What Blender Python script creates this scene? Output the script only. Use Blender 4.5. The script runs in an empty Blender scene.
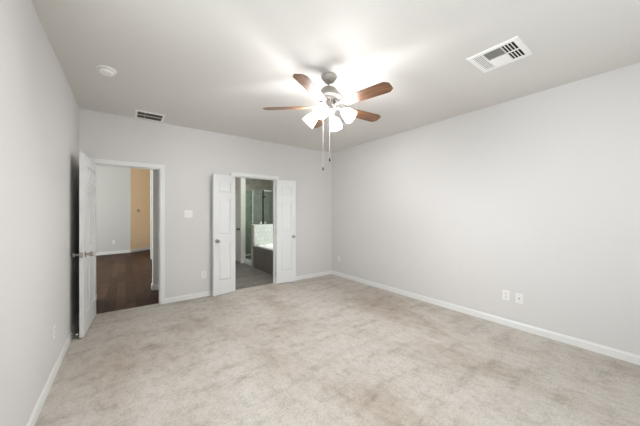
import bpy, bmesh, math, random
from mathutils import Vector, Matrix
R = math.radians
S = bpy.context.scene
COL = S.collection
random.seed(4)

# ------------------------------------------------------------------ camera
cam_d = bpy.data.cameras.new('camera')
cam = bpy.data.objects.new('camera', cam_d)
COL.objects.link(cam)
cam_d.sensor_fit = 'HORIZONTAL'
cam_d.sensor_width = 36.0
cam_d.lens = 262.03 / 640.0 * 36.0
cam_d.shift_y = 0.37 / 640.0
cam_d.clip_start = 0.05
cam.location = (0, 0, 1.37)
cam.rotation_euler = (R(90), 0, R(-36.515))
S.camera = cam

XL, XR, YF, YB, H = -0.488, 3.737, -0.55, 4.602, 2.737      # inner faces of the room

# ------------------------------------------------------------------ exposure, sky, daylight and added fill lights
S.view_settings.view_transform = 'Standard'
S.view_settings.look = 'None'
S.view_settings.exposure = 0.0
S.view_settings.gamma = 1.0
S.view_settings.use_curve_mapping = False
S.cycles.max_bounces = 14
S.cycles.diffuse_bounces = 8
S.cycles.transparent_max_bounces = 16
S.cycles.caustics_reflective = False
S.cycles.caustics_refractive = False

LAMP = 2080.0          # fan bulbs, emission strength
GLASS_GLOW = 2.5     # the lit frosted shades
FRONT_FILL_W = 3.0
SIDE_W = 25.0
HALL_W = 300.0
BATH_W = 28.0

w = bpy.data.worlds.new('sky')
S.world = w
w.use_nodes = True
wb = w.node_tree.nodes['Background']
wb.inputs['Color'].default_value = (0.90, 0.96, 1.0, 1)
wb.inputs['Strength'].default_value = 2.6


def area(name, loc, rot, sx, sy, watts, col=(1, 1, 1)):
    d = bpy.data.lights.new(name, 'AREA')
    d.shape = 'RECTANGLE'
    d.size, d.size_y, d.energy, d.color = sx, sy, watts, col
    o = bpy.data.objects.new(name, d)
    COL.objects.link(o)
    o.location, o.rotation_euler = loc, rot
    return o


area('added_front_daylight', (1.55, -0.70, 1.55), (R(90), 0, 0), 3.0, 1.7, FRONT_FILL_W, (0.97, 0.99, 1.0))  # added daylight through a guessed, unseen window in the front wall
area('added_side_daylight', (XL - 0.13, 0.62, 1.55), (0, R(-90), 0), 1.5, 1.9, SIDE_W, (0.95, 0.985, 1.0))  # added beside the camera to brighten the right wall and near ceiling
area('added_hall_daylight', (-3.35, 7.9, 1.9), (0, R(-90), 0), 1.9, 2.6, HALL_W, (1.0, 0.99, 0.97))  # added out of view to light the hall walls
area('daylight_bath_window', (4.2, 5.6, 1.75), (0, R(90), 0), 1.0, 1.2, BATH_W, (0.98, 1.0, 0.98))
area('bath_added_fill', (2.05, 6.1, 2.70), (0, 0, 0), 0.4, 0.4, 16, (1.0, 0.98, 0.95))  # fill light added to lift the whole bathroom, no fixture there
area('shower_added_fill', (3.3, 7.4, 2.70), (0, 0, 0), 0.3, 0.3, 4, (0.97, 1.0, 0.95))  # extra fill added over the shower to brighten its tile


# ------------------------------------------------------------------ materials
def new_mat(name):
    m = bpy.data.materials.new(name)
    m.use_nodes = True
    nt = m.node_tree
    return m, nt, nt.nodes['Principled BSDF']


def L(nt, a, b):
    nt.links.new(a, b)


def srgb(r, g, b):
    f = lambda c: (c / 255 / 12.92) if c / 255 <= 0.04045 else ((c / 255 + 0.055) / 1.055) ** 2.4
    return (f(r), f(g), f(b), 1)


def coords(nt, kind='Object', scale=(1, 1, 1), rot=(0, 0, 0)):
    t = nt.nodes.new('ShaderNodeTexCoord')
    mp = nt.nodes.new('ShaderNodeMapping')
    mp.inputs['Scale'].default_value = scale
    mp.inputs['Rotation'].default_value = rot
    L(nt, t.outputs[kind], mp.inputs['Vector'])
    return mp.outputs['Vector']


def noise(nt, vec, scale, detail=3, rough=0.5):
    n = nt.nodes.new('ShaderNodeTexNoise')
    n.inputs['Scale'].default_value = scale
    n.inputs['Detail'].default_value = detail
    n.inputs['Roughness'].default_value = rough
    L(nt, vec, n.inputs['Vector'])
    return n.outputs['Fac']


def ramp(nt, fac, stops):
    r = nt.nodes.new('ShaderNodeValToRGB')
    cr = r.color_ramp
    cr.elements[0].position, cr.elements[0].color = stops[0]
    cr.elements[1].position, cr.elements[1].color = stops[-1]
    for p, c in stops[1:-1]:
        e = cr.elements.new(p)
        e.color = c
    L(nt, fac, r.inputs['Fac'])
    return r.outputs['Color']


def mixc(nt, fac, a, b, mode='MIX'):
    x = nt.nodes.new('ShaderNodeMix')
    x.data_type = 'RGBA'
    x.blend_type = mode
    for val, s in ((fac, x.inputs[0]), (a, x.inputs[6]), (b, x.inputs[7])):
        if hasattr(val, 'is_linked'):
            L(nt, val, s)
        else:
            s.default_value = val
    return x.outputs[2]


def bump(nt, bsdf, h, strength, dist):
    b = nt.nodes.new('ShaderNodeBump')
    b.inputs['Strength'].default_value = strength
    b.inputs['Distance'].default_value = dist
    L(nt, h, b.inputs['Height'])
    L(nt, b.outputs['Normal'], bsdf.inputs['Normal'])


def plain(name, col, rough=0.5, metal=0.0, var=0.03, scale=30, bmp=0.0, spec=0.5):
    m, nt, p = new_mat(name)
    v = coords(nt)
    n = noise(nt, v, scale)
    lo = tuple(c * (1 - var) for c in col[:3]) + (1,)
    hi = tuple(min(1, c * (1 + var)) for c in col[:3]) + (1,)
    L(nt, ramp(nt, n, [(0.3, lo), (0.7, hi)]), p.inputs['Base Color'])
    p.inputs['Roughness'].default_value = rough
    p.inputs['Metallic'].default_value = metal
    p.inputs['Specular IOR Level'].default_value = spec
    if bmp:
        bump(nt, p, n, bmp, 0.002)
    return m


M = {}
M['wall'] = plain('wall_paint', srgb(211, 209, 207), 0.7, var=0.012, scale=90, bmp=0.12, spec=0.2)
M['ceiling'] = plain('ceiling_paint', srgb(217, 214, 210), 0.85, var=0.012, scale=70, bmp=0.18, spec=0.1)
M['trim'] = plain('trim_enamel', srgb(224, 224, 222), 0.35, var=0.008, scale=15)
M['door'] = plain('door_enamel', srgb(221, 222, 221), 0.4, var=0.008, scale=15)
M['plastic'] = plain('white_plastic', srgb(240, 239, 235), 0.35, var=0.01)
M['plate'] = plain('wall_plate_plastic', srgb(229, 228, 224), 0.4, var=0.01)
M['ivory'] = plain('off_white_plastic', srgb(222, 220, 214), 0.4, var=0.01)
M['dark'] = plain('dark_void', srgb(30, 28, 26), 0.9)
M['duct'] = plain('duct_interior', srgb(24, 23, 22), 0.9)
M['nickel'] = plain('brushed_nickel', srgb(170, 165, 158), 0.32, 1.0, var=0.05, scale=60)
M['fan_metal'] = plain('satin_nickel_finish', srgb(176, 170, 164), 0.42, 0.75, var=0.04, scale=50)
M['bronze'] = plain('dark_metal', srgb(62, 56, 52), 0.35, 0.9, var=0.05)
M['chrome'] = plain('chrome', srgb(215, 218, 218), 0.12, 1.0, var=0.02)
M['brass'] = plain('spring_steel', srgb(180, 170, 150), 0.35, 1.0)
M['rubber'] = plain('white_rubber', srgb(228, 224, 214), 0.6)
M['hall_gray'] = plain('hall_gray_paint', srgb(200, 200, 197), 0.75, var=0.012, scale=80, bmp=0.1, spec=0.2)
M['hall_tan'] = plain('hall_tan_paint', srgb(246, 216, 178), 0.75, var=0.02, scale=60, bmp=0.1, spec=0.2)
M['bath_wall'] = plain('bath_paint', srgb(222, 219, 212), 0.7, var=0.012, scale=80, bmp=0.1)
M['tub'] = plain('tub_acrylic', srgb(242, 243, 240), 0.15, var=0.01)
M['chain'] = plain('pull_chain_metal', srgb(225, 222, 215), 0.45, 0.3)
M['screw'] = plain('screw_metal', srgb(150, 148, 142), 0.35, 0.9)


def mat_carpet():
    m, nt, p = new_mat('beige_carpet')
    v = coords(nt)
    v2 = coords(nt, scale=(1.0, 0.45, 1), rot=(0, 0, R(35)))
    v3 = coords(nt, scale=(0.5, 1.3, 1), rot=(0, 0, R(-25)))
    big = noise(nt, v2, 1.3, 5, 0.62)
    mid = noise(nt, v3, 4.5, 6, 0.68)
    fine = noise(nt, v, 220, 2, 0.6)
    tuft = noise(nt, v, 60, 4, 0.7)
    c = ramp(nt, big, [(0.34, srgb(186, 175, 163)), (0.5, srgb(205, 199, 191)), (0.68, srgb(212, 208, 201))])
    c2 = ramp(nt, mid, [(0.30, (0.72, 0.70, 0.675, 1)), (0.47, (0.95, 0.945, 0.938, 1)), (0.62, (1, 1, 1, 1))])
    c = mixc(nt, 1.0, c, c2, 'MULTIPLY')
    c3 = ramp(nt, tuft, [(0.3, (0.76, 0.75, 0.74, 1)), (0.7, (1.04, 1.04, 1.04, 1))])
    c = mixc(nt, 1.0, c, c3, 'MULTIPLY')
    pat = noise(nt, coords(nt, scale=(1, 0.6, 1), rot=(0, 0, R(60))), 16, 5, 0.7)
    c4 = ramp(nt, pat, [(0.3, (0.80, 0.785, 0.77, 1)), (0.5, (0.97, 0.968, 0.965, 1)), (0.7, (1.03, 1.03, 1.03, 1))])
    c = mixc(nt, 1.0, c, c4, 'MULTIPLY')
    L(nt, c, p.inputs['Base Color'])
    p.inputs['Roughness'].default_value = 1.0
    p.inputs['Specular IOR Level'].default_value = 0.05
    add = nt.nodes.new('ShaderNodeMath')
    add.operation = 'ADD'
    L(nt, fine, add.inputs[0])
    L(nt, tuft, add.inputs[1])
    bump(nt, p, add.outputs[0], 0.6, 0.006)
    return m


def mat_wood_floor():
    m, nt, p = new_mat('dark_wood_planks')
    v = coords(nt, rot=(0, 0, R(90)))
    br = nt.nodes.new('ShaderNodeTexBrick')
    br.inputs['Scale'].default_value = 1.0
    br.inputs['Brick Width'].default_value = 1.1
    br.inputs['Row Height'].default_value = 0.13
    br.inputs['Mortar Size'].default_value = 0.002
    br.inputs['Color1'].default_value = srgb(62, 44, 34)
    br.inputs['Color2'].default_value = srgb(86, 64, 50)
    br.inputs['Mortar'].default_value = srgb(28, 18, 12)
    L(nt, v, br.inputs['Vector'])
    v2 = coords(nt, scale=(12, 1.2, 1))
    g = ramp(nt, noise(nt, v2, 4, 5, 0.6), [(0.3, (0.55, 0.52, 0.48, 1)), (0.7, (1.15, 1.12, 1.08, 1))])
    L(nt, mixc(nt, 1.0, br.outputs['Color'], g, 'MULTIPLY'), p.inputs['Base Color'])
    p.inputs['Roughness'].default_value = 0.5
    p.inputs['Specular IOR Level'].default_value = 0.08
    return m


def mat_tile(name, c1, c2, grout, bw, rh, rough=0.35, rot=(0, 0, 0), ms=0.004, var=0.2):
    m, nt, p = new_mat(name)
    v = coords(nt, rot=rot)
    br = nt.nodes.new('ShaderNodeTexBrick')
    br.inputs['Scale'].default_value = 1.0
    br.inputs['Brick Width'].default_value = bw
    br.inputs['Row Height'].default_value = rh
    br.inputs['Mortar Size'].default_value = ms
    br.inputs['Color1'].default_value = c1
    br.inputs['Color2'].default_value = c2
    br.inputs['Mortar'].default_value = grout
    L(nt, v, br.inputs['Vector'])
    n = ramp(nt, noise(nt, coords(nt), 6, 5, 0.65), [(0.3, (1 - var, 1 - var, 1 - var, 1)), (0.7, (1 + var / 2,) * 3 + (1,))])
    L(nt, mixc(nt, 1.0, br.outputs['Color'], n, 'MULTIPLY'), p.inputs['Base Color'])
    p.inputs['Roughness'].default_value = rough
    bump(nt, p, br.outputs['Fac'], -0.3, 0.002)
    return m


M['carpet'] = mat_carpet()
M['wood_floor'] = mat_wood_floor()
M['tile_y'] = mat_tile('grey_wall_tile', srgb(182, 179, 169), srgb(168, 165, 156), srgb(210, 207, 197), 0.33, 0.33, rot=(R(-90), 0, 0))
M['tile_x'] = mat_tile('grey_wall_tile_side', srgb(182, 179, 169), srgb(168, 165, 156), srgb(210, 207, 197), 0.33, 0.33, rot=(R(-90), 0, R(90)))
M['tile_apron'] = mat_tile('charcoal_tub_tile', srgb(112, 107, 100), srgb(100, 96, 90), srgb(130, 126, 119), 0.33, 0.26, rot=(R(-90), 0, R(90)))
M['tile_floor'] = mat_tile('grey_floor_tile', srgb(122, 118, 112), srgb(108, 104, 99), srgb(108, 104, 98), 0.9, 0.22, rough=0.5, var=0.25)
M['tile_white'] = mat_tile('white_glazed_tile', srgb(226, 232, 224), srgb(216, 224, 216), srgb(200, 206, 200), 0.11, 0.11, rough=0.2, rot=(R(-90), 0, 0), var=0.06)


def mat_blade():
    m, nt, p = new_mat('walnut_blade')
    v = coords(nt, scale=(2.0, 26, 10))
    g = noise(nt, v, 3.0, 6, 0.6)
    L(nt, ramp(nt, g, [(0.28, srgb(64, 41, 27)), (0.5, srgb(106, 73, 49)), (0.72, srgb(140, 100, 70))]), p.inputs['Base Color'])
    p.inputs['Roughness'].default_value = 0.4
    return m


M['blade'] = mat_blade()


def mat_shade():
    m, nt, p = new_mat('lit_frosted_glass')
    nt.nodes.remove(p)
    out = nt.nodes['Material Output']
    tl = nt.nodes.new('ShaderNodeBsdfTranslucent')
    tl.inputs['Color'].default_value = (0.9, 0.9, 0.9, 1)
    tr = nt.nodes.new('ShaderNodeBsdfTransparent')
    tr.inputs['Color'].default_value = (0.97, 0.97, 0.97, 1)
    mx = nt.nodes.new('ShaderNodeMixShader')
    mx.inputs[0].default_value = 0.35
    L(nt, tl.outputs[0], mx.inputs[1])
    L(nt, tr.outputs[0], mx.inputs[2])
    em = nt.nodes.new('ShaderNodeEmission')
    em.inputs['Color'].default_value = (1, 0.975, 0.94, 1)
    n = noise(nt, coords(nt), 40)
    em.inputs['Strength'].default_value = GLASS_GLOW
    L(nt, ramp(nt, n, [(0.3, (1, 0.97, 0.93, 1)), (0.7, (1, 0.985, 0.95, 1))]), em.inputs['Color'])
    ad = nt.nodes.new('ShaderNodeAddShader')
    L(nt, mx.outputs[0], ad.inputs[0])
    L(nt, em.outputs[0], ad.inputs[1])
    L(nt, ad.outputs[0], out.inputs['Surface'])
    return m


def mat_emit(name, col, st):
    m, nt, p = new_mat(name)
    p.inputs['Base Color'].default_value = col
    p.inputs['Emission Color'].default_value = col
    p.inputs['Emission Strength'].default_value = st
    return m


def mat_glass(name, tint, gloss=0.05):
    m, nt, p = new_mat(name)
    nt.nodes.remove(p)
    out = nt.nodes['Material Output']
    tr = nt.nodes.new('ShaderNodeBsdfTransparent')
    tr.inputs['Color'].default_value = tint
    gl = nt.nodes.new('ShaderNodeBsdfGlossy')
    gl.inputs['Roughness'].default_value = 0.02
    mx = nt.nodes.new('ShaderNodeMixShader')
    mx.inputs[0].default_value = gloss
    L(nt, tr.outputs[0], mx.inputs[1])
    L(nt, gl.outputs[0], mx.inputs[2])
    L(nt, mx.outputs[0], out.inputs['Surface'])
    return m


M['shade'] = mat_shade()
M['bulb'] = mat_emit('lit_bulb', (0.985, 0.985, 1.0, 1), LAMP)
M['pane'] = mat_glass('window_glass', (0.97, 0.98, 0.98, 1))
M['shower_glass'] = mat_glass('greenish_shower_glass', (0.86, 0.95, 0.90, 1))


# ------------------------------------------------------------------ mesh builder
class MB:
    def __init__(self):
        self.bm = bmesh.new()

    def box(self, x0, x1, y0, y1, z0, z1, bev=0.0):
        v = [self.bm.verts.new((x, y, z)) for x in (x0, x1) for y in (y0, y1) for z in (z0, z1)]
        fs = []
        for f in ((0, 1, 3, 2), (4, 6, 7, 5), (0, 4, 5, 1), (2, 3, 7, 6), (0, 2, 6, 4), (1, 5, 7, 3)):
            fs.append(self.bm.faces.new([v[i] for i in f]))
        if bev:
            es = list({e for f in fs for e in f.edges})
            bmesh.ops.bevel(self.bm, geom=es, offset=bev, segments=2, affect='EDGES', profile=0.5)
        return self

    def hexa(self, pts):
        """eight points: bottom ring of four then top ring of four"""
        v = [self.bm.verts.new(p) for p in pts]
        for f in ((3, 2, 1, 0), (4, 5, 6, 7), (0, 1, 5, 4), (1, 2, 6, 5), (2, 3, 7, 6), (3, 0, 4, 7)):
            self.bm.faces.new([v[i] for i in f])
        return self

    def lathe(self, prof, seg=32, axis=None, origin=(0, 0, 0), closed=False):
        """prof: (radius, height along the axis) pairs"""
        a = Vector(axis or (0, 0, 1)).normalized()
        u = a.orthogonal().normalized()
        w_ = a.cross(u)
        o = Vector(origin)
        rings = []
        for r, h in prof:
            if r < 1e-6:
                rings.append([self.bm.verts.new(o + a * h)])
            else:
                rings.append([self.bm.verts.new(o + a * h + (u * math.cos(2 * math.pi * k / seg) + w_ * math.sin(2 * math.pi * k / seg)) * r) for k in range(seg)])
        pairs = list(zip(rings, rings[1:]))
        if closed:
            pairs.append((rings[-1], rings[0]))
        for A, B in pairs:
            for k in range(seg):
                k2 = (k + 1) % seg
                if len(A) == 1 and len(B) == 1:
                    continue
                if len(A) == 1:
                    self.bm.faces.new((A[0], B[k2], B[k]))
                elif len(B) == 1:
                    self.bm.faces.new((A[k], A[k2], B[0]))
                else:
                    self.bm.faces.new((A[k], A[k2], B[k2], B[k]))
        return self

    def tube(self, pts, r, seg=10):
        pts = [Vector(p) for p in pts]
        rings = []
        up = None
        for i, p in enumerate(pts):
            d = (pts[min(i + 1, len(pts) - 1)] - pts[max(i - 1, 0)]).normalized()
            if up is None:
                up = d.orthogonal().normalized()
            up = (up - d * up.dot(d)).normalized()
            w_ = d.cross(up)
            rr = r[i] if isinstance(r, (list, tuple)) else r
            rings.append([self.bm.verts.new(p + (up * math.cos(2 * math.pi * k / seg) + w_ * math.sin(2 * math.pi * k / seg)) * rr) for k in range(seg)])
        for A, B in zip(rings, rings[1:]):
            for k in range(seg):
                self.bm.faces.new((A[k], A[(k + 1) % seg], B[(k + 1) % seg], B[k]))
        self.bm.faces.new(rings[0][::-1])
        self.bm.faces.new(rings[-1])
        return self

    def prism(self, poly, z0, z1):
        """poly: xy outline extruded in z"""
        a = [self.bm.verts.new((x, y, z0)) for x, y in poly]
        b = [self.bm.verts.new((x, y, z1)) for x, y in poly]
        n = len(poly)
        self.bm.faces.new(a[::-1])
        self.bm.faces.new(b)
        for i in range(n):
            self.bm.faces.new((a[i], a[(i + 1) % n], b[(i + 1) % n], b[i]))
        return self

    def xform(self, mat):
        bmesh.ops.transform(self.bm, matrix=mat, verts=self.bm.verts)
        return self

    def build(self, name, mat, parent=None, smooth=False, loc=None, rz=None):
        bmesh.ops.recalc_face_normals(self.bm, faces=self.bm.faces)
        me = bpy.data.meshes.new(name)
        self.bm.to_mesh(me)
        self.bm.free()
        me.materials.append(mat)
        if smooth:
            me.polygons.foreach_set('use_smooth', [True] * len(me.polygons))
            me.set_sharp_from_angle(angle=R(38))
        o = bpy.data.objects.new(name, me)
        COL.objects.link(o)
        if parent:
            o.parent = parent
        if loc:
            o.location = loc
        if rz is not None:
            o.rotation_euler = (0, 0, rz)
        return o


def structure(o, label=None):
    o['kind'] = 'structure'
    if label:
        o['label'] = label
    return o


def thing(name, label, cat, loc=(0, 0, 0), rot=(0, 0, 0), group=None):
    o = bpy.data.objects.new(name, None)
    o.empty_display_size = 0.1
    COL.objects.link(o)
    o.location, o.rotation_euler = loc, rot
    o['label'], o['category'] = label, cat
    if group:
        o['group'] = group
    return o


def dup(root, label, loc, rot=(0, 0, 0), group=None):
    r = root.copy()
    COL.objects.link(r)
    r.location, r.rotation_euler = loc, rot
    r['label'] = label
    if group:
        r['group'] = group
    for ch in list(root.children):
        c = ch.copy()
        COL.objects.link(c)
        c.parent = r
        for g in list(ch.children):
            d = g.copy()
            COL.objects.link(d)
            d.parent = c
    return r


def wall_mb(axis, at0, at1, a0, a1, z1, holes=()):
    """a straight wall of boxes with rectangular holes (b0, b1, c0, c1); axis 'y' = wall faces y, runs along x"""
    m = MB()

    def bx(s0, s1, c0, c1):
        if s1 - s0 < 1e-4 or c1 - c0 < 1e-4:
            return
        if axis == 'y':
            m.box(s0, s1, at0, at1, c0, c1)
        else:
            m.box(at0, at1, s0, s1, c0, c1)
    s = a0
    for b0, b1, c0, c1 in sorted(holes):
        bx(s, b0, 0, z1)
        bx(b0, b1, 0, c0)
        bx(b0, b1, c1, z1)
        s = b1
    bx(s, a1, 0, z1)
    return m


# ------------------------------------------------------------------ the room
T = 0.115
YB2 = YB + T
EX0, EX1, EZ = -0.357, 0.411, 2.04        # entry opening (clear)
BX0, BX1, BZ = 1.53, 2.335, 2.028         # bathroom opening (clear)
J = 0.018                                 # jamb lining thickness

structure(MB().box(XL - T, XR + T, YF - T, 4.672, -0.12, 0.0).build('floor', M['carpet']), 'beige carpet floor with trodden patches and vacuum marks')
structure(MB().box(XL - T, XR + T, YF - T, YB2, H, H + 0.12).build('ceiling', M['ceiling']), 'off-white bedroom ceiling')
structure(wall_mb('x', XL - T, XL, YF - T, YB2, H, [(-0.35, 1.60, 0.75, 2.3)]).build('wall_left', M['wall']))
structure(wall_mb('x', XR, XR + T, YF - T, YB2, H).build('wall_right', M['wall']))
structure(wall_mb('y', YB, YB2, XL, XR, H, [(EX0 - J, EX1 + J, 0, EZ + J), (BX0 - J, BX1 + J, 0, BZ + J)]).build('wall_back', M['wall']))
WX0, WX1, WZ0, WZ1 = 0.05, 3.05, 0.75, 2.3
structure(wall_mb('y', YF - T, YF, XL, XR, H, [(WX0, WX1, WZ0, WZ1)]).build('wall_front', M['wall']))


def window(name, axis, x0, x1, z0, z1, at0, at1, n):
    m = MB()
    mid = (at0 + at1) / 2

    def bx(s0, s1, c0, c1, t0=at0, t1=at1):
        if axis == 'y':
            m.box(s0, s1, t0, t1, c0, c1)
        else:
            m.box(t0, t1, s0, s1, c0, c1)
    f = 0.04
    bx(x0, x1, z0, z0 + f)
    bx(x0, x1, z1 - f, z1)
    for k in range(n + 1):
        c = x0 + (x1 - x0) * k / n
        bx(max(x0, c - f / 2), min(x1, c + f / 2), z0 + f, z1 - f)
    o = structure(m.build(name, M['trim']))
    p = MB()
    if axis == 'y':
        p.box(x0 + f / 2, x1 - f / 2, mid - 0.003, mid + 0.003, z0 + f / 2, z1 - f / 2)
    else:
        p.box(mid - 0.003, mid + 0.003, x0 + f / 2, x1 - f / 2, z0 + f / 2, z1 - f / 2)
    p.build('glass_pane', M['pane'], o)
    return o


window('added_window_1', 'y', WX0, WX1, WZ0, WZ1, YF - 0.09, YF - 0.03, 3)  # guessed window, added behind the camera to let daylight in


window('added_window_4', 'x', -0.35, 1.60, 0.75, 2.3, XL - 0.09, XL - 0.03, 2)  # unseen window added in the left wall for its side light


# baseboards: a profile with a stepped, rounded top
def baseboard(m, p0, p1, n, h=0.082, t=0.013):
    p0, p1, n = Vector(p0), Vector(p1), Vector(n)
    prof = [(0, 0), (t, 0), (t, h * 0.78), (t * 0.62, h * 0.88), (t * 0.5, h), (0, h)]
    A = [m.bm.verts.new((p0.x + n.x * a, p0.y + n.y * a, b)) for a, b in prof]
    B = [m.bm.verts.new((p1.x + n.x * a, p1.y + n.y * a, b)) for a, b in prof]
    k = len(prof)
    m.bm.faces.new(A)
    m.bm.faces.new(B[::-1])
    for i in range(k):
        m.bm.faces.new((A[i], B[i], B[(i + 1) % k], A[(i + 1) % k]))


CW, CT = 0.062, 0.015      # casing width, thickness
m = MB(); baseboard(m, (XL, YF), (XL, YB), (1, 0)); structure(m.build('baseboard_left', M['trim']))
m = MB(); baseboard(m, (XR, YF), (XR, YB), (-1, 0)); structure(m.build('baseboard_right', M['trim']))
m = MB(); baseboard(m, (XL, YF), (XR, YF), (0, 1)); structure(m.build('baseboard_front', M['trim']))
m = MB()
baseboard(m, (XL, YB), (EX0 - CW, YB), (0, -1))
baseboard(m, (EX1 + CW, YB), (BX0 - CW, YB), (0, -1))
baseboard(m, (BX1 + CW, YB), (XR, YB), (0, -1))
structure(m.build('baseboard_back', M['trim']))


def casing(name, x0, x1, z1, label):
    m = MB()
    # jamb lining with a stop bead
    m.box(x0 - J, x0, YB, YB2, 0, z1 + J)
    m.box(x1, x1 + J, YB, YB2, 0, z1 + J)
    m.box(x0, x1, YB, YB2, z1, z1 + J)
    for a, b in ((x0, x0 + 0.011), (x1 - 0.011, x1)):
        m.box(a, b, YB + 0.045, YB + 0.08, 0, z1)
    m.box(x0 + 0.011, x1 - 0.011, YB + 0.045, YB + 0.08, z1 - 0.011, z1)
    # stepped casing on both faces of the wall
    for y, s in ((YB, -1), (YB2, 1)):
        for (o0, o1, t) in ((0.004, 0.024, 0.009), (0.024, 0.048, 0.012), (0.048, CW, CT)):
            ya, yb = sorted((y, y + s * t))
            m.box(x0 - o1, x0 - o0, ya, yb, 0, z1 + o1)
            m.box(x1 + o0, x1 + o1, ya, yb, 0, z1 + o1)
            m.box(x0 - o0, x1 + o0, ya, yb, z1 + o0, z1 + o1)
    return structure(m.build(name, M['trim']), label)


casing('trim_1', EX0, EX1, EZ, 'white casing around the hall doorway')
casing('trim_2', BX0, BX1, BZ, 'white casing around the bathroom doorway')


# ------------------------------------------------------------------ panelled doors
def door_slab(wd, ht, t, cols, rows, stile, mull):
    """rows: (z0, z1) of each row of panels; slab x 0..wd, y 0..t, z 0..ht"""
    m = MB()
    rec = 0.011
    m.box(0.01, wd - 0.01, rec, t - rec, 0.01, ht - 0.01)
    pw = (wd - 2 * stile - mull * (cols - 1)) / cols
    xs = [(stile + k * (pw + mull), stile + k * (pw + mull) + pw) for k in range(cols)]
    m.box(0, stile, 0, t, 0, ht)
    m.box(wd - stile, wd, 0, t, 0, ht)
    for k in range(cols - 1):
        m.box(xs[k][1], xs[k + 1][0], 0, t, 0, ht)
    z = 0
    for z0, z1 in list(rows) + [(ht, ht)]:
        for a, b in xs:
            m.box(a, b, 0, t, z, z0)
        z = z1
    for z0, z1 in rows:
        for a, b in xs:
            for y, y2, s in ((rec, 0.002, 1), (t - rec, t - 0.002, -1)):
                i, j = 0.010, 0.030
                m.hexa([(a + i, y, z0 + i), (b - i, y, z0 + i), (b - i, y, z1 - i), (a + i, y, z1 - i),
                        (a + j, y2, z0 + j), (b - j, y2, z0 + j), (b - j, y2, z1 - j), (a + j, y2, z1 - j)])
    return m


def knob(m, x, y, z, s):
    """round knob with rosette, standing off along s*y"""
    m.lathe([(0, 0), (0.031, 0), (0.031, 0.004), (0.026, 0.009), (0.012, 0.012), (0.011, 0.034), (0.020, 0.040), (0.027, 0.050), (0.0275, 0.058), (0.022, 0.068), (0, 0.071)], 24, (0, s, 0), (x, y, z))


def hinges(par, t, ht, sx):
    for z in (0.18, ht / 2, ht - 0.18):
        m = MB()
        m.lathe([(0, -0.045), (0.0065, -0.045), (0.0065, 0.045), (0, 0.045)], 10, (0, 0, 1), (-0.004 * sx, -0.004, z))
        m.box(*sorted((0.0 * sx, -0.0025 * sx)), 0.001, t - 0.004, z - 0.044, z + 0.044)
        m.build('hinge', M['nickel'], par, True)


D1H, D1W, DT = 2.022, 0.757, 0.035
rows6 = [(0.23, 0.86), (1.00, 1.60), (1.70, 1.90)]
d1 = structure(door_slab(D1W, D1H, DT, 2, rows6, 0.105, 0.10).build('door_1', M['door'], loc=(EX0 + 0.002, YB - 0.002, 0.013), rz=R(-94)),
               'white six-panel entry door standing open against the left wall')
m = MB(); knob(m, D1W - 0.065, DT, 0.90, 1); m.build('door_knob', M['nickel'], d1, True)
m = MB(); knob(m, D1W - 0.065, 0, 0.90, -1); m.build('door_knob', M['nickel'], d1, True)
m = MB().box(D1W - 0.002, D1W + 0.0015, 0.005, DT - 0.005, 0.87, 0.93)
m.box(D1W, D1W + 0.010, 0.011, DT - 0.011, 0.89, 0.91)
m.build('latch', M['nickel'], d1)
hinges(d1, DT, D1H, 1)

LW, LH = 0.40, 2.006
rows3 = [(0.23, 0.86), (1.00, 1.60), (1.70, 1.89)]
for nm, hx, sgn, lab in (('door_2', BX0, 1, 'narrow white three-panel leaf folded open to the wall between outlet and bathroom doorway'),
                         ('door_3', BX1, -1, 'narrow white three-panel leaf folded open to the wall nearer the room corner')):
    sl = door_slab(LW, LH, DT, 1, rows3, 0.095, 0.0)
    if sgn < 0:
        sl.xform(Matrix.Scale(-1, 4, (1, 0, 0)))
    d = structure(sl.build(nm, M['door'], loc=(hx + 0.003 * -sgn, YB - 0.013, 0.013), rz=R((-167 if sgn > 0 else 170))), lab)
    m = MB(); knob(m, sgn * (LW - 0.06), DT, 0.90, 1); m.build('door_knob', M['nickel'], d, True)
    m = MB()
    for z in (0.18, LH / 2, LH - 0.18):
        m = MB()
        m.lathe([(0, -0.045), (0.0065, -0.045), (0.0065, 0.045), (0, 0.045)], 10, (0, 0, 1), (0, -0.004, z))
        m.build('hinge', M['nickel'], d, True)

# spring door stop on the left baseboard, behind the entry door
ds = thing('door_stop', 'small spring door stop with white tip on the baseboard behind the open entry door', 'door stop', (XL + 0.0125, 3.86, 0.055))
m = MB()
m.lathe([(0, 0), (0.011, 0), (0.011, 0.003), (0.006, 0.006), (0, 0.006)], 14, (1, 0, 0))
m.build('base', M['brass'], ds, True)
m = MB()
m.tube([(0.004 + 0.036 * k / 72, 0.0052 * math.cos(k * math.pi / 6), 0.0052 * math.sin(k * math.pi / 6)) for k in range(73)], 0.0013, 6)
m.build('spring', M['brass'], ds, True)
MB().lathe([(0, 0.038), (0.008, 0.038), (0.009, 0.046), (0.006, 0.053), (0, 0.054)], 14, (1, 0, 0)).build('rubber_tip', M['rubber'], ds, True)

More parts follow.
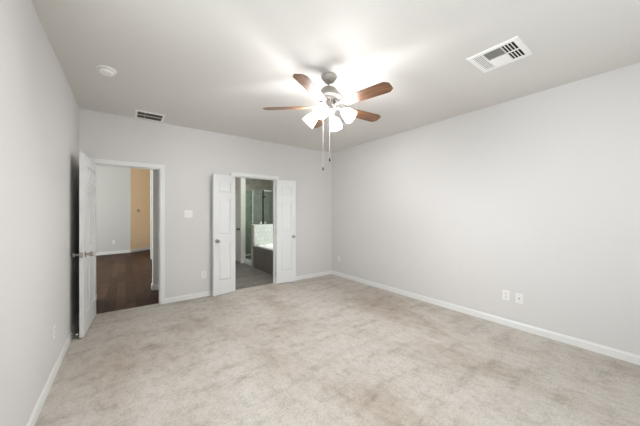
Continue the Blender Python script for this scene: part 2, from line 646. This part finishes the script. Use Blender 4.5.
# ------------------------------------------------------------------ hall seen through the entry doorway
HX = 0.95
HH = 3.6
structure(MB().box(-3.25, HX, 4.672, 12.7, -0.12, -0.004).build('floor_hall', M['wood_floor']), 'dark wood plank floor of the hall')
structure(MB().box(-3.25, HX + 0.1, YB2, 12.8, HH, HH + 0.1).build('ceiling_hall', M['ceiling']))
structure(MB().box(-3.25, HX, YB, YB2, H + 0.12, HH).build('wall_hall_near', M['hall_gray']))
structure(MB().box(-3.25, XL - T, YB, YB2, 0, H + 0.12).build('wall_hall_near', M['hall_gray']))
structure(wall_mb('x', -3.35, -3.25, YB, 12.7, HH, [(6.9, 8.9, 0.6, 3.2)]).build('wall_hall_left', M['hall_gray']))
window('added_window_2', 'x', 6.9, 8.9, 0.6, 3.2, -3.34, -3.28, 2)  # window added out of view to carry the hall's light
structure(wall_mb('x', HX, HX + 0.1, YB2, 12.7, HH).build('wall_hall_right', M['hall_gray']))


def slant(m, a, b, z0, z1, t, back):
    a, b = Vector(a), Vector(b)
    d = (b - a).normalized()
    n = Vector((-d.y, d.x)) * back
    m.prism([(a.x, a.y), (b.x, b.y), (b.x + n.x * t, b.y + n.y * t), (a.x + n.x * t, a.y + n.y * t)], z0, z1)


GA, GB, GC = (-3.25, 10.70), (0.127, 11.32), (HX, 12.03)
m = MB(); slant(m, GA, GB, 0, HH, 0.1, 1); structure(m.build('wall_hall_far', M['hall_gray']), 'pale grey far hall wall')
m = MB(); slant(m, GB, GC, 0, HH, 0.1, 1); structure(m.build('wall_hall_tan', M['hall_tan']), 'tan painted hall wall')
m = MB()
for a, b in ((GA, GB), (GB, GC)):
    d = (Vector(b) - Vector(a)).normalized()
    baseboard(m, a, b, (d.y, -d.x), 0.10, 0.015)
structure(m.build('baseboard_hall_far', M['trim']))
# wall ends on the right of the hall
structure(MB().box(0.387, HX, 5.52, 5.70, 0, HH).build('wall_hall_end', M['hall_gray']), 'grey wall end just beyond the hall doorway')
m = MB(); baseboard(m, (0.374, 5.52), (HX, 5.52), (0, -1), 0.10, 0.015); baseboard(m, (0.387, 5.505), (0.387, 5.70), (-1, 0), 0.10, 0.015)
structure(m.build('baseboard_hall_end', M['trim']))
structure(MB().box(0.60, HX, 9.25, 9.55, 0, HH).build('wall_hall_corner', M['hall_gray']), 'white wall end deep in the hall')
# short wall on the left of the doorway
structure(MB().box(-1.2, -0.392, YB2, 5.47, 0, HH).build('wall_hall_stub', M['hall_gray']))
m = MB(); baseboard(m, (-0.392, YB2 + 0.016), (-0.392, 5.485), (1, 0), 0.10, 0.015); structure(m.build('baseboard_hall_stub', M['trim']))


# ------------------------------------------------------------------ bathroom seen through the double doorway
QX0, QX1, QY1 = HX + 0.1, 4.0, 8.35
structure(MB().box(QX0, QX1, 4.672, QY1, -0.12, -0.003).build('floor_bathroom', M['tile_floor']), 'grey streaked tile floor of the bathroom')
structure(MB().box(QX0, QX1 + 0.1, YB2, QY1 + 0.1, H, H + 0.1).build('ceiling_bathroom', M['ceiling']))
structure(wall_mb('y', QY1, QY1 + 0.1, QX0, QX1 + 0.1, H).build('wall_bathroom_back', M['tile_y']))
structure(wall_mb('x', QX1, QX1 + 0.1, YB2, QY1, H, [(4.98, 6.22, 1.2, 2.25)]).build('wall_bathroom_right', M['tile_x']))
window('window_3', 'x', 4.98, 6.22, 1.2, 2.25, QX1 + 0.02, QX1 + 0.08, 1)
structure(MB().box(XR + T, QX1 + 0.1, YB - 0.1, YB2, 0, H).build('wall_bathroom_near', M['bath_wall']))
# the wall end with a closet door on its side
structure(MB().box(2.53, 2.66, 7.06, 7.13, 0, H).build('wall_bathroom_end', M['bath_wall']), 'white wall end inside the bathroom')
structure(wall_mb('x', 2.555, 2.66, 7.13, QY1, H, [(7.13, 7.92, 0, 2.06)]).build('wall_bathroom_closet', M['bath_wall']))
m = MB(); baseboard(m, (2.517, 7.06), (2.66, 7.06), (0, -1), 0.12, 0.013); baseboard(m, (2.53, 7.047), (2.53, 7.13), (-1, 0), 0.12, 0.013)
structure(m.build('baseboard_bathroom', M['trim']))
d4 = structure(door_slab(0.76, 2.03, DT, 2, rows6, 0.105, 0.10).build('door_4', M['ivory'], loc=(2.54, 7.90, 0.012), rz=R(-90)), 'grey-white closet door with dark knob in the bathroom')
m = MB(); knob(m, 0.76 - 0.06, 0, 0.92, -1); m.build('door_knob', M['bronze'], d4, True)

# tub platform, knee wall, bathtub
PX, PY0, PY1, PZ = 2.615, YB2, 6.40, 0.535
m = MB()
m.box(PX, PX + 0.10, PY0, PY1, 0, PZ)
m.box(PX + 0.10, QX1, PY0, PY0 + 0.14, 0, PZ)
m.box(PX + 0.10, QX1, PY1 - 0.10, PY1, 0, PZ)
m.box(QX1 - 0.10, QX1, PY0 + 0.14, PY1 - 0.10, 0, PZ)
structure(m.build('wall_tub_platform', M['tile_apron']), 'charcoal tiled apron of the built-in tub platform')
structure(MB().box(PX, QX1, PY1, PY1 + 0.14, 0, 1.06).build('wall_knee', M['tile_x']), 'knee wall between tub and shower')
structure(MB().box(PX + 0.03, QX1, PY1 - 0.012, PY1, PZ, 1.06).build('trim_3', M['tile_white']), 'white glazed tile facing above the bathtub')
structure(MB().box(PX - 0.008, QX1, PY1 - 0.02, PY1 + 0.15, 1.06, 1.08, 0.004).build('trim_4', M['tile_white']), 'white cap of the knee wall')
bt = thing('bathtub', 'white built-in bathtub set in the charcoal tiled platform', 'bathtub', ((PX + QX1) / 2 + 0.0, (PY0 + PY1) / 2 + 0.02, PZ))


def oval(rx, ry, z, n=40, p=3.0):
    out = []
    for k in range(n):
        a = 2 * math.pi * k / n
        c, s = math.cos(a), math.sin(a)
        out.append((rx * math.copysign(abs(c) ** (2 / p), c), ry * math.copysign(abs(s) ** (2 / p), s), z))
    return out


def loft(m, rings, cap0=False, cap1=False):
    vs = [[m.bm.verts.new(p) for p in r] for r in rings]
    n = len(vs[0])
    for A, B in zip(vs, vs[1:]):
        for k in range(n):
            m.bm.faces.new((A[k], A[(k + 1) % n], B[(k + 1) % n], B[k]))
    if cap0:
        m.bm.faces.new(vs[0][::-1])
    if cap1:
        m.bm.faces.new(vs[-1])
    return m


rx, ry = (QX1 - PX) / 2 - 0.02, (PY1 - PY0) / 2 - 0.04
loft(MB(), [oval(rx, ry, 0.001, p=8), oval(rx, ry, 0.03, p=8), oval(rx - 0.02, ry - 0.02, 0.042, p=8), oval(rx - 0.11, ry - 0.12, 0.04, p=4), oval(rx - 0.14, ry - 0.15, 0.01, p=3.4),
            oval(rx - 0.22, ry - 0.26, -0.36, p=3), oval(rx - 0.34, ry - 0.40, -0.42, p=3)], False, True).build('basin', M['tub'], bt, True)
MB().lathe([(0, -0.416), (0.032, -0.416), (0.030, -0.411), (0, -0.409)], 18).build('drain', M['chrome'], bt, True)

# glass shower behind the knee wall
sh = thing('shower_enclosure', 'greenish glass shower enclosure with chrome frame behind the tub', 'shower', (PX + 0.04, PY1 + 0.07, 0))
GX = 0.0
HT = 1.98
MB().box(0.02, 0.235, -0.004, 0.004, 1.085, HT - 0.01).build('glass_panel', M['shower_glass'], sh)
MB().box(0.29, 1.34, -0.004, 0.004, 1.085, HT - 0.01).build('glass_panel', M['shower_glass'], sh)
gd = MB().box(-0.004, 0.004, 0.09, 0.575, 0.125, HT - 0.01).build('glass_door', M['shower_glass'], sh)
m = MB()
m.tube([(-0.005, 0.16, 0.98), (-0.05, 0.16, 0.98), (-0.05, 0.16, 1.16), (-0.005, 0.16, 1.16)], 0.009, 10)
m.build('handle', M['chrome'], gd, True)
MB().box(-0.012, 0.012, 0.055, 0.085, 0.0 + 1.085, HT).build('corner_post', M['chrome'], sh)
MB().box(0.245, 0.28, -0.014, 0.014, 1.085, HT).build('mullion', M['bronze'], sh)
MB().box(0.28, 1.34, -0.015, 0.015, HT - 0.03, HT + 0.01).build('header_rail', M['chrome'], sh)
for x in (0.20, 0.32):
    m = MB().box(x - 0.03, x + 0.03, -0.016, 0.016, 1.085, 1.15, 0.003)
    m.build('clamp', M['chrome'], sh)
structure(MB().box(PX + 0.0, PX + 0.12, PY1 + 0.14, 7.06, -0.003, 0.115, 0.004).build('trim_5', M['tile_white']), 'white shower curb')
hd = thing('shower_sprayer', 'dark shower head on a short arm on the tiled wall behind the glass', 'shower head', (QX1 - 0.31, QY1, 2.03))
m = MB()
m.lathe([(0, 0), (0.032, 0), (0.030, 0.006), (0.012, 0.012), (0, 0.012)], 18, (0, -1, 0))
m.build('wall_flange', M['chrome'], hd, True)
MB().tube([(0, -0.008, 0), (0, -0.08, 0.01), (0, -0.15, -0.02), (0, -0.19, -0.06)], 0.010, 10).build('arm', M['chrome'], hd, True)
MB().lathe([(0, 0), (0.014, 0), (0.018, 0.03), (0.055, 0.06), (0.058, 0.072), (0, 0.074)], 22, (0, -0.55, -0.83), (0, -0.185, -0.052)).build('spray_head', M['bronze'], hd, True)


# ------------------------------------------------------------------ ceiling fan
FX, FY = 1.623, 2.042
fan = thing('ceiling_fan', 'nickel ceiling fan with five walnut blades and four lit glass shades', 'ceiling fan', (FX, FY, H))
fm = M['fan_metal']
MB().lathe([(0, 0), (0.076, 0), (0.078, -0.008), (0.075, -0.026), (0.069, -0.034), (0.056, -0.050), (0.047, -0.062), (0.030, -0.069), (0.020, -0.070), (0, -0.070)], 36).build('canopy', fm, fan, True)
MB().lathe([(0, -0.066), (0.012, -0.066), (0.012, -0.135), (0, -0.135)], 16).build('downrod', fm, fan, True)
mh = MB().lathe([(0, -0.118), (0.022, -0.118), (0.030, -0.122), (0.066, -0.126), (0.078, -0.136), (0.098, -0.166), (0.126, -0.198), (0.133, -0.214), (0.130, -0.226), (0.116, -0.236), (0.085, -0.243), (0.075, -0.258), (0.072, -0.292), (0.052, -0.300), (0, -0.300)], 40).build('motor_housing', fm, fan, True)
m = MB()
for k in range(20):
    a = 2 * math.pi * k / 20
    c, s = math.cos(a), math.sin(a)
    m.box(-0.0045, 0.0045, -0.002, 0.002, -0.285, -0.262)
    bmesh.ops.transform(m.bm, matrix=Matrix.Translation((c * 0.0735, s * 0.0735, 0)) @ Matrix.Rotation(a + math.pi / 2, 4, 'Z'), verts=m.bm.verts[-8:])
m.build('vent_slot', M['dark'], mh)

# blade outline along +x, ends with clipped, slightly rounded corners
bl0, bl1 = 0.175, 0.662
out = [(bl0, -0.045), (bl0 + 0.02, -0.054), (0.40, -0.066), (0.60, -0.070), (0.625, -0.068), (bl1, -0.038), (bl1, 0.038), (0.625, 0.068), (0.60, 0.070), (0.40, 0.066), (bl0 + 0.02, 0.054), (bl0, 0.045)]
bb = MB().prism(out, -0.003, 0.003)
bb.xform(Matrix.Translation((0, 0, -0.307)) @ Matrix.Rotation(R(-13), 4, 'X'))
blade0 = bb.build('blade', M['blade'], fan, rz=R(-77.4))
ib = MB()
ib.prism([(0.06, -0.016), (0.12, -0.013), (0.16, -0.02), (0.185, -0.042), (0.235, -0.034), (0.275, -0.008), (0.275, 0.008), (0.235, 0.034), (0.185, 0.042), (0.16, 0.02), (0.12, 0.013), (0.06, 0.016)], 0.003, 0.0075)
ib.xform(Matrix.Translation((0, 0, -0.307)) @ Matrix.Rotation(R(-13), 4, 'X'))
ib.tube([(0.085, 0, -0.262), (0.10, 0, -0.285), (0.13, 0, -0.301)], 0.011, 10)
iron0 = ib.build('blade_bracket', fm, blade0, True)
for k in range(1, 5):
    b = blade0.copy(); COL.objects.link(b)
    b.parent = fan
    b.rotation_euler = (0, 0, R(-77.4 + 72 * k))
    i = iron0.copy(); COL.objects.link(i)
    i.parent = b

lk = MB().lathe([(0, -0.296), (0.040, -0.298), (0.043, -0.325), (0.060, -0.335), (0.062, -0.352), (0.050, -0.368), (0.026, -0.380), (0.012, -0.392), (0, -0.398)], 30).build('light_kit', fm, fan, True)
for k in range(4):
    a = R(-148 + 90 * k)
    c, s = math.cos(a), math.sin(a)
    P = lambda r, z: (c * r, s * r, z)
    ax = Vector((c * math.cos(R(42)), s * math.cos(R(42)), -math.sin(R(42))))
    n0 = Vector(P(0.128, -0.350))
    arm = MB().tube([P(0.045, -0.345), P(0.075, -0.338), P(0.10, -0.338), P(0.122, -0.345), tuple(n0 + ax * 0.006)], 0.009, 12)
    arm.lathe([(0, -0.004), (0.020, -0.002), (0.026, 0.008), (0.027, 0.024), (0.024, 0.026), (0, 0.026)], 20, ax, n0)
    arm = arm.build('lamp_arm', fm, fan, True)
    pr = [(0.024, 0.020), (0.030, 0.032), (0.046, 0.052), (0.056, 0.080), (0.061, 0.112), (0.068, 0.140)]
    inner = [(r - 0.003, h) for r, h in reversed(pr)]
    MB().lathe(pr + inner, 28, ax, n0, closed=True).build('lamp_shade', M['shade'], fan, True)
    MB().lathe([(0, 0.022), (0.012, 0.026), (0.013, 0.042), (0.022, 0.060), (0.027, 0.078), (0.024, 0.094), (0.014, 0.104), (0, 0.108)], 16, ax, n0).build('bulb', M['bulb'], arm, True)

for (x, y, ztip, who) in ((-0.047, 0.036, 1.80, 0), (0.006, -0.004, 1.89, 1)):
    m = MB()
    z0 = -0.366 if who == 0 else -0.396
    zt = ztip - H + 0.03
    m.tube([(x, y, z0), (x, y, zt)], 0.0014, 6)
    nb = int((z0 - zt) / 0.02)
    for k in range(nb):
        z = z0 - k * 0.02
        m.lathe([(0, -0.0026), (0.0024, 0), (0, 0.0026)], 6, (0, 0, 1), (x, y, z))
    ch = m.build('pull_chain', M['chain'], fan, True)
    MB().lathe([(0, 0.034), (0.004, 0.032), (0.007, 0.016), (0.0085, 0.006), (0.006, 0), (0, -0.001)], 14, (0, 0, 1), (x, y, zt - 0.032)).build('pendant', M['bronze'], ch, True)

# ------------------------------------------------------------------ ceiling registers, smoke detector
def slat(m, cx, cy, ln, along, wd, tilt, z):
    """thin louvre; along 'x' or 'y'; tilt leans it about its own length"""
    t = 0.0016
    b = MB()
    mm = bmesh.new()
    b.bm.free()
    b.bm = mm
    b.box(-ln / 2, ln / 2, -wd / 2, wd / 2, -t / 2, t / 2)
    rot = Matrix.Rotation(tilt, 4, 'X')
    if along == 'y':
        rot = Matrix.Rotation(R(90), 4, 'Z') @ rot
    b.xform(Matrix.Translation((cx, cy, z)) @ rot)
    me = bpy.data.meshes.new('tmp')
    b.bm.to_mesh(me)
    b.bm.free()
    m.bm.from_mesh(me)
    bpy.data.meshes.remove(me)


def flange(m, x, y, ix, iy, d0=0.0, lip=0.010):
    """bevelled picture-frame flange round an opening, hanging below z=0"""
    def ring(ax, ay, z):
        return [(-ax, -ay, z), (ax, -ay, z), (ax, ay, z), (-ax, ay, z)]
    loft(m, [ring(x, y, 0), ring(x, y, -0.003), ring(x - 0.006, y - 0.006, -lip), ring(ix, iy, -lip), ring(ix, iy, -0.0005), ring(ix + 0.0, iy, 0.0)])


# big three-way register
cv = thing('ceiling_vent', 'square white ceiling register with louvre groups facing different ways, by the right wall', 'vent', (2.605, 0.905, H))
hx, hy = 0.186, 0.190
ixx, iyy = 0.148, 0.150
m = MB(); flange(m, hx, hy, ixx, iyy); m.build('frame', M['plastic'], cv)
MB().box(-ixx, ixx, -iyy, iyy, -0.0012, -0.0002).build('duct_opening', M['duct'], cv)
yA, yB = 0.076, -0.060            # group boundaries along the room's depth
m = MB()
m.box(-ixx, ixx, yA - 0.003, yA + 0.003, -0.010, -0.001)
m.box(-ixx, ixx, yB - 0.003, yB + 0.003, -0.010, -0.001)
m.box(-0.004, 0.004, -iyy, yA, -0.010, -0.001)
m.build('divider_bar', M['plastic'], cv)
m = MB()
for k in range(5):
    slat(m, 0, yA + 0.010 + k * 0.0145, 2 * ixx, 'x', 0.0088, R(-18), -0.0062)
m.build('louvre', M['plastic'], cv)
m = MB()
for k in range(8):
    slat(m, -0.0125 - k * 0.0178, (yA + yB) / 2, yA - yB, 'y', 0.0168, R(-38), -0.0062)
m.build('louvre', M['ivory'], cv)
m = MB()
for k in range(8):
    slat(m, 0.0125 + k * 0.0178, (yA + yB) / 2, yA - yB, 'y', 0.0178, R(20), -0.0055)
m.build('louvre', M['plastic'], cv)
for sx in (-1, 1):
    m = MB()
    for k in range(1, 4):
        slat(m, sx * (ixx + 0.004) / 2, yB - k * 0.0225, ixx - 0.004, 'x', 0.0085, R(20), -0.0060)
    m.build('louvre', M['plastic'], cv)

# small two-bank register by the back wall
rv = thing('ceiling_vent', 'white ceiling register with dark slots above the hall doorway', 'vent', (0.270, 4.375, H))
hx, hy, ixx, iyy = 0.170, 0.165, 0.145, 0.132
m = MB(); flange(m, hx, hy, ixx, iyy); m.build('frame', M['plastic'], rv)
MB().box(-ixx, ixx, -iyy, iyy, -0.0012, -0.0002).build('duct_opening', M['duct'], rv)
m = MB()
m.box(-ixx, ixx, -0.007, 0.007, -0.010, -0.001)
m.box(-0.0605, -0.0575, -iyy, iyy, -0.009, -0.001)
m.build('divider_bar', M['plastic'], rv)
for sy in (-1, 1):
    m = MB()
    for k in range(7):
        slat(m, 0, sy * (0.019 + k * 0.0175), 2 * ixx, 'x', 0.0075, R(50), -0.0058)
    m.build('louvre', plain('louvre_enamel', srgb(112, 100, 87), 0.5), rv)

sd = thing('smoke_detector', 'round white smoke detector on the ceiling above the entry door', 'smoke detector', (-0.150, 3.205, H))
MB().lathe([(0, 0), (0.078, 0), (0.079, -0.006), (0.074, -0.013), (0.066, -0.014), (0, -0.014)], 40).build('base', M['plastic'], sd, True)
MB().lathe([(0, -0.013), (0.052, -0.013), (0.053, -0.016), (0.052, -0.02), (0, -0.02)], 40).build('sensor_slot', M['bronze'], sd, True)
MB().lathe([(0, -0.018), (0.060, -0.018), (0.062, -0.026), (0.057, -0.038), (0.044, -0.045), (0, -0.047)], 40).build('cover', M['plastic'], sd, True)
MB().lathe([(0, -0.047), (0.010, -0.0465), (0.010, -0.049), (0, -0.0495)], 16, (0, 0, 1), (0.022, -0.01, 0.001)).build('test_button', M['ivory'], sd, True)


# ------------------------------------------------------------------ wall plates
def plate(m, w_, h_, t=0.006):
    m.box(-w_ / 2, w_ / 2, -t, 0, -h_ / 2, h_ / 2, 0.0022)
    return m


def outlet(label, loc, rz, group='white power outlets on the walls'):
    o = thing('power_outlet', label, 'outlet', loc, (0, 0, rz), group)
    plate(MB(), 0.072, 0.118).build('cover_plate', M['plate'], o)
    for s in (-1, 1):
        m = MB()
        pts = []
        for k in range(24):
            a = 2 * math.pi * k / 24
            pts.append((0.0165 * math.cos(a), max(-0.0125, min(0.0125, 0.0165 * math.sin(a)))))
        m.prism(pts, 0.0045, 0.0075)
        m.xform(Matrix.Translation((0, 0, s * 0.0215)) @ Matrix.Rotation(R(90), 4, 'X'))
        r = m.build('receptacle', M['ivory'], o)
        q = MB()
        q.box(-0.0075, -0.0050, -0.0080, -0.0072, s * 0.0215 - 0.001, s * 0.0215 + 0.007)
        q.box(0.0050, 0.0075, -0.0080, -0.0072, s * 0.0215 - 0.001, s * 0.0215 + 0.006)
        q.box(-0.0022, 0.0022, -0.0080, -0.0072, s * 0.0215 - 0.009, s * 0.0215 - 0.005)
        q.build('socket_slot', M['dark'], r)
    MB().lathe([(0, 0.005), (0.0032, 0.005), (0.0026, 0.0070), (0, 0.0072)], 12, (0, -1, 0)).build('screw', M['screw'], o, True)
    return o


o1 = outlet('white outlet low on the back wall between hall doorway and open bathroom door leaf', (1.032, YB, 0.362), 0)
dup(o1, 'white outlet low on the left wall in front of the open entry door', (XL, 3.093, 0.375), (0, 0, R(90)))
dup(o1, 'white outlet low on the right wall beside the plate with one jack', (XR, 1.222, 0.370), (0, 0, R(-90)))
dup(o1, 'white outlet low on the right wall close to the back corner', (XR, 4.350, 0.385), (0, 0, R(-90)))
gd_ = (Vector(GB) - Vector(GA)).normalized()
gp = Vector(GB) - gd_ * 0.47
dup(o1, 'white outlet low on the grey hall wall seen through the doorway', (gp.x, gp.y, 0.40), (0, 0, math.atan2(gd_.y, gd_.x)))

cp = thing('cable_jack_plate', 'white wall plate with one cable jack low on the right wall', 'wall plate', (XR, 1.088, 0.363), (0, 0, R(-90)))
plate(MB(), 0.072, 0.118).build('cover_plate', M['plate'], cp)
m = MB()
m.lathe([(0, 0.005), (0.0095, 0.005), (0.0095, 0.009), (0.006, 0.009), (0.006, 0.017), (0.002, 0.017), (0.002, 0.015), (0, 0.015)], 6, (0, -1, 0))
m.build('jack', M['screw'], cp)
for s in (-1, 1):
    MB().lathe([(0, 0.005), (0.0032, 0.005), (0.0026, 0.0070), (0, 0.0072)], 12, (0, -1, 0), (0, 0, s * 0.042)).build('screw', M['screw'], cp, True)

sw = thing('light_switch', 'white double toggle light switch on the back wall right of the hall doorway', 'light switch', (0.800, YB, 1.360))
plate(MB(), 0.116, 0.118).build('cover_plate', M['plate'], sw)
for s in (-1, 1):
    m = MB().box(s * 0.023 - 0.009, s * 0.023 + 0.009, -0.0072, -0.005, -0.020, 0.020)
    f = m.build('switch_surround', M['ivory'], sw)
    m = MB().hexa([(s * 0.023 - 0.005, -0.006, -0.011), (s * 0.023 + 0.005, -0.006, -0.011), (s * 0.023 + 0.005, -0.006, 0.009), (s * 0.023 - 0.005, -0.006, 0.009),
                   (s * 0.023 - 0.004, -0.019, 0.004), (s * 0.023 + 0.004, -0.019, 0.004), (s * 0.023 + 0.004, -0.019, 0.012), (s * 0.023 - 0.004, -0.019, 0.012)])
    m.build('toggle', M['plastic'], f)

# thermostat on the tan hall wall
td = (Vector(GC) - Vector(GB)).normalized()
tp = Vector(GB) + td * 0.29
th = thing('thermostat', 'small pale thermostat on the tan hall wall', 'thermostat', (tp.x, tp.y, 1.47), (0, 0, math.atan2(td.y, td.x)))
MB().box(-0.065, 0.065, -0.022, 0, -0.05, 0.05, 0.005).build('case', plain('beige_plastic', srgb(205, 178, 140), 0.5), th)
MB().box(-0.04, 0.04, -0.0235, -0.021, -0.01, 0.032).build('display', plain('grey_display', srgb(150, 145, 128), 0.3), th)
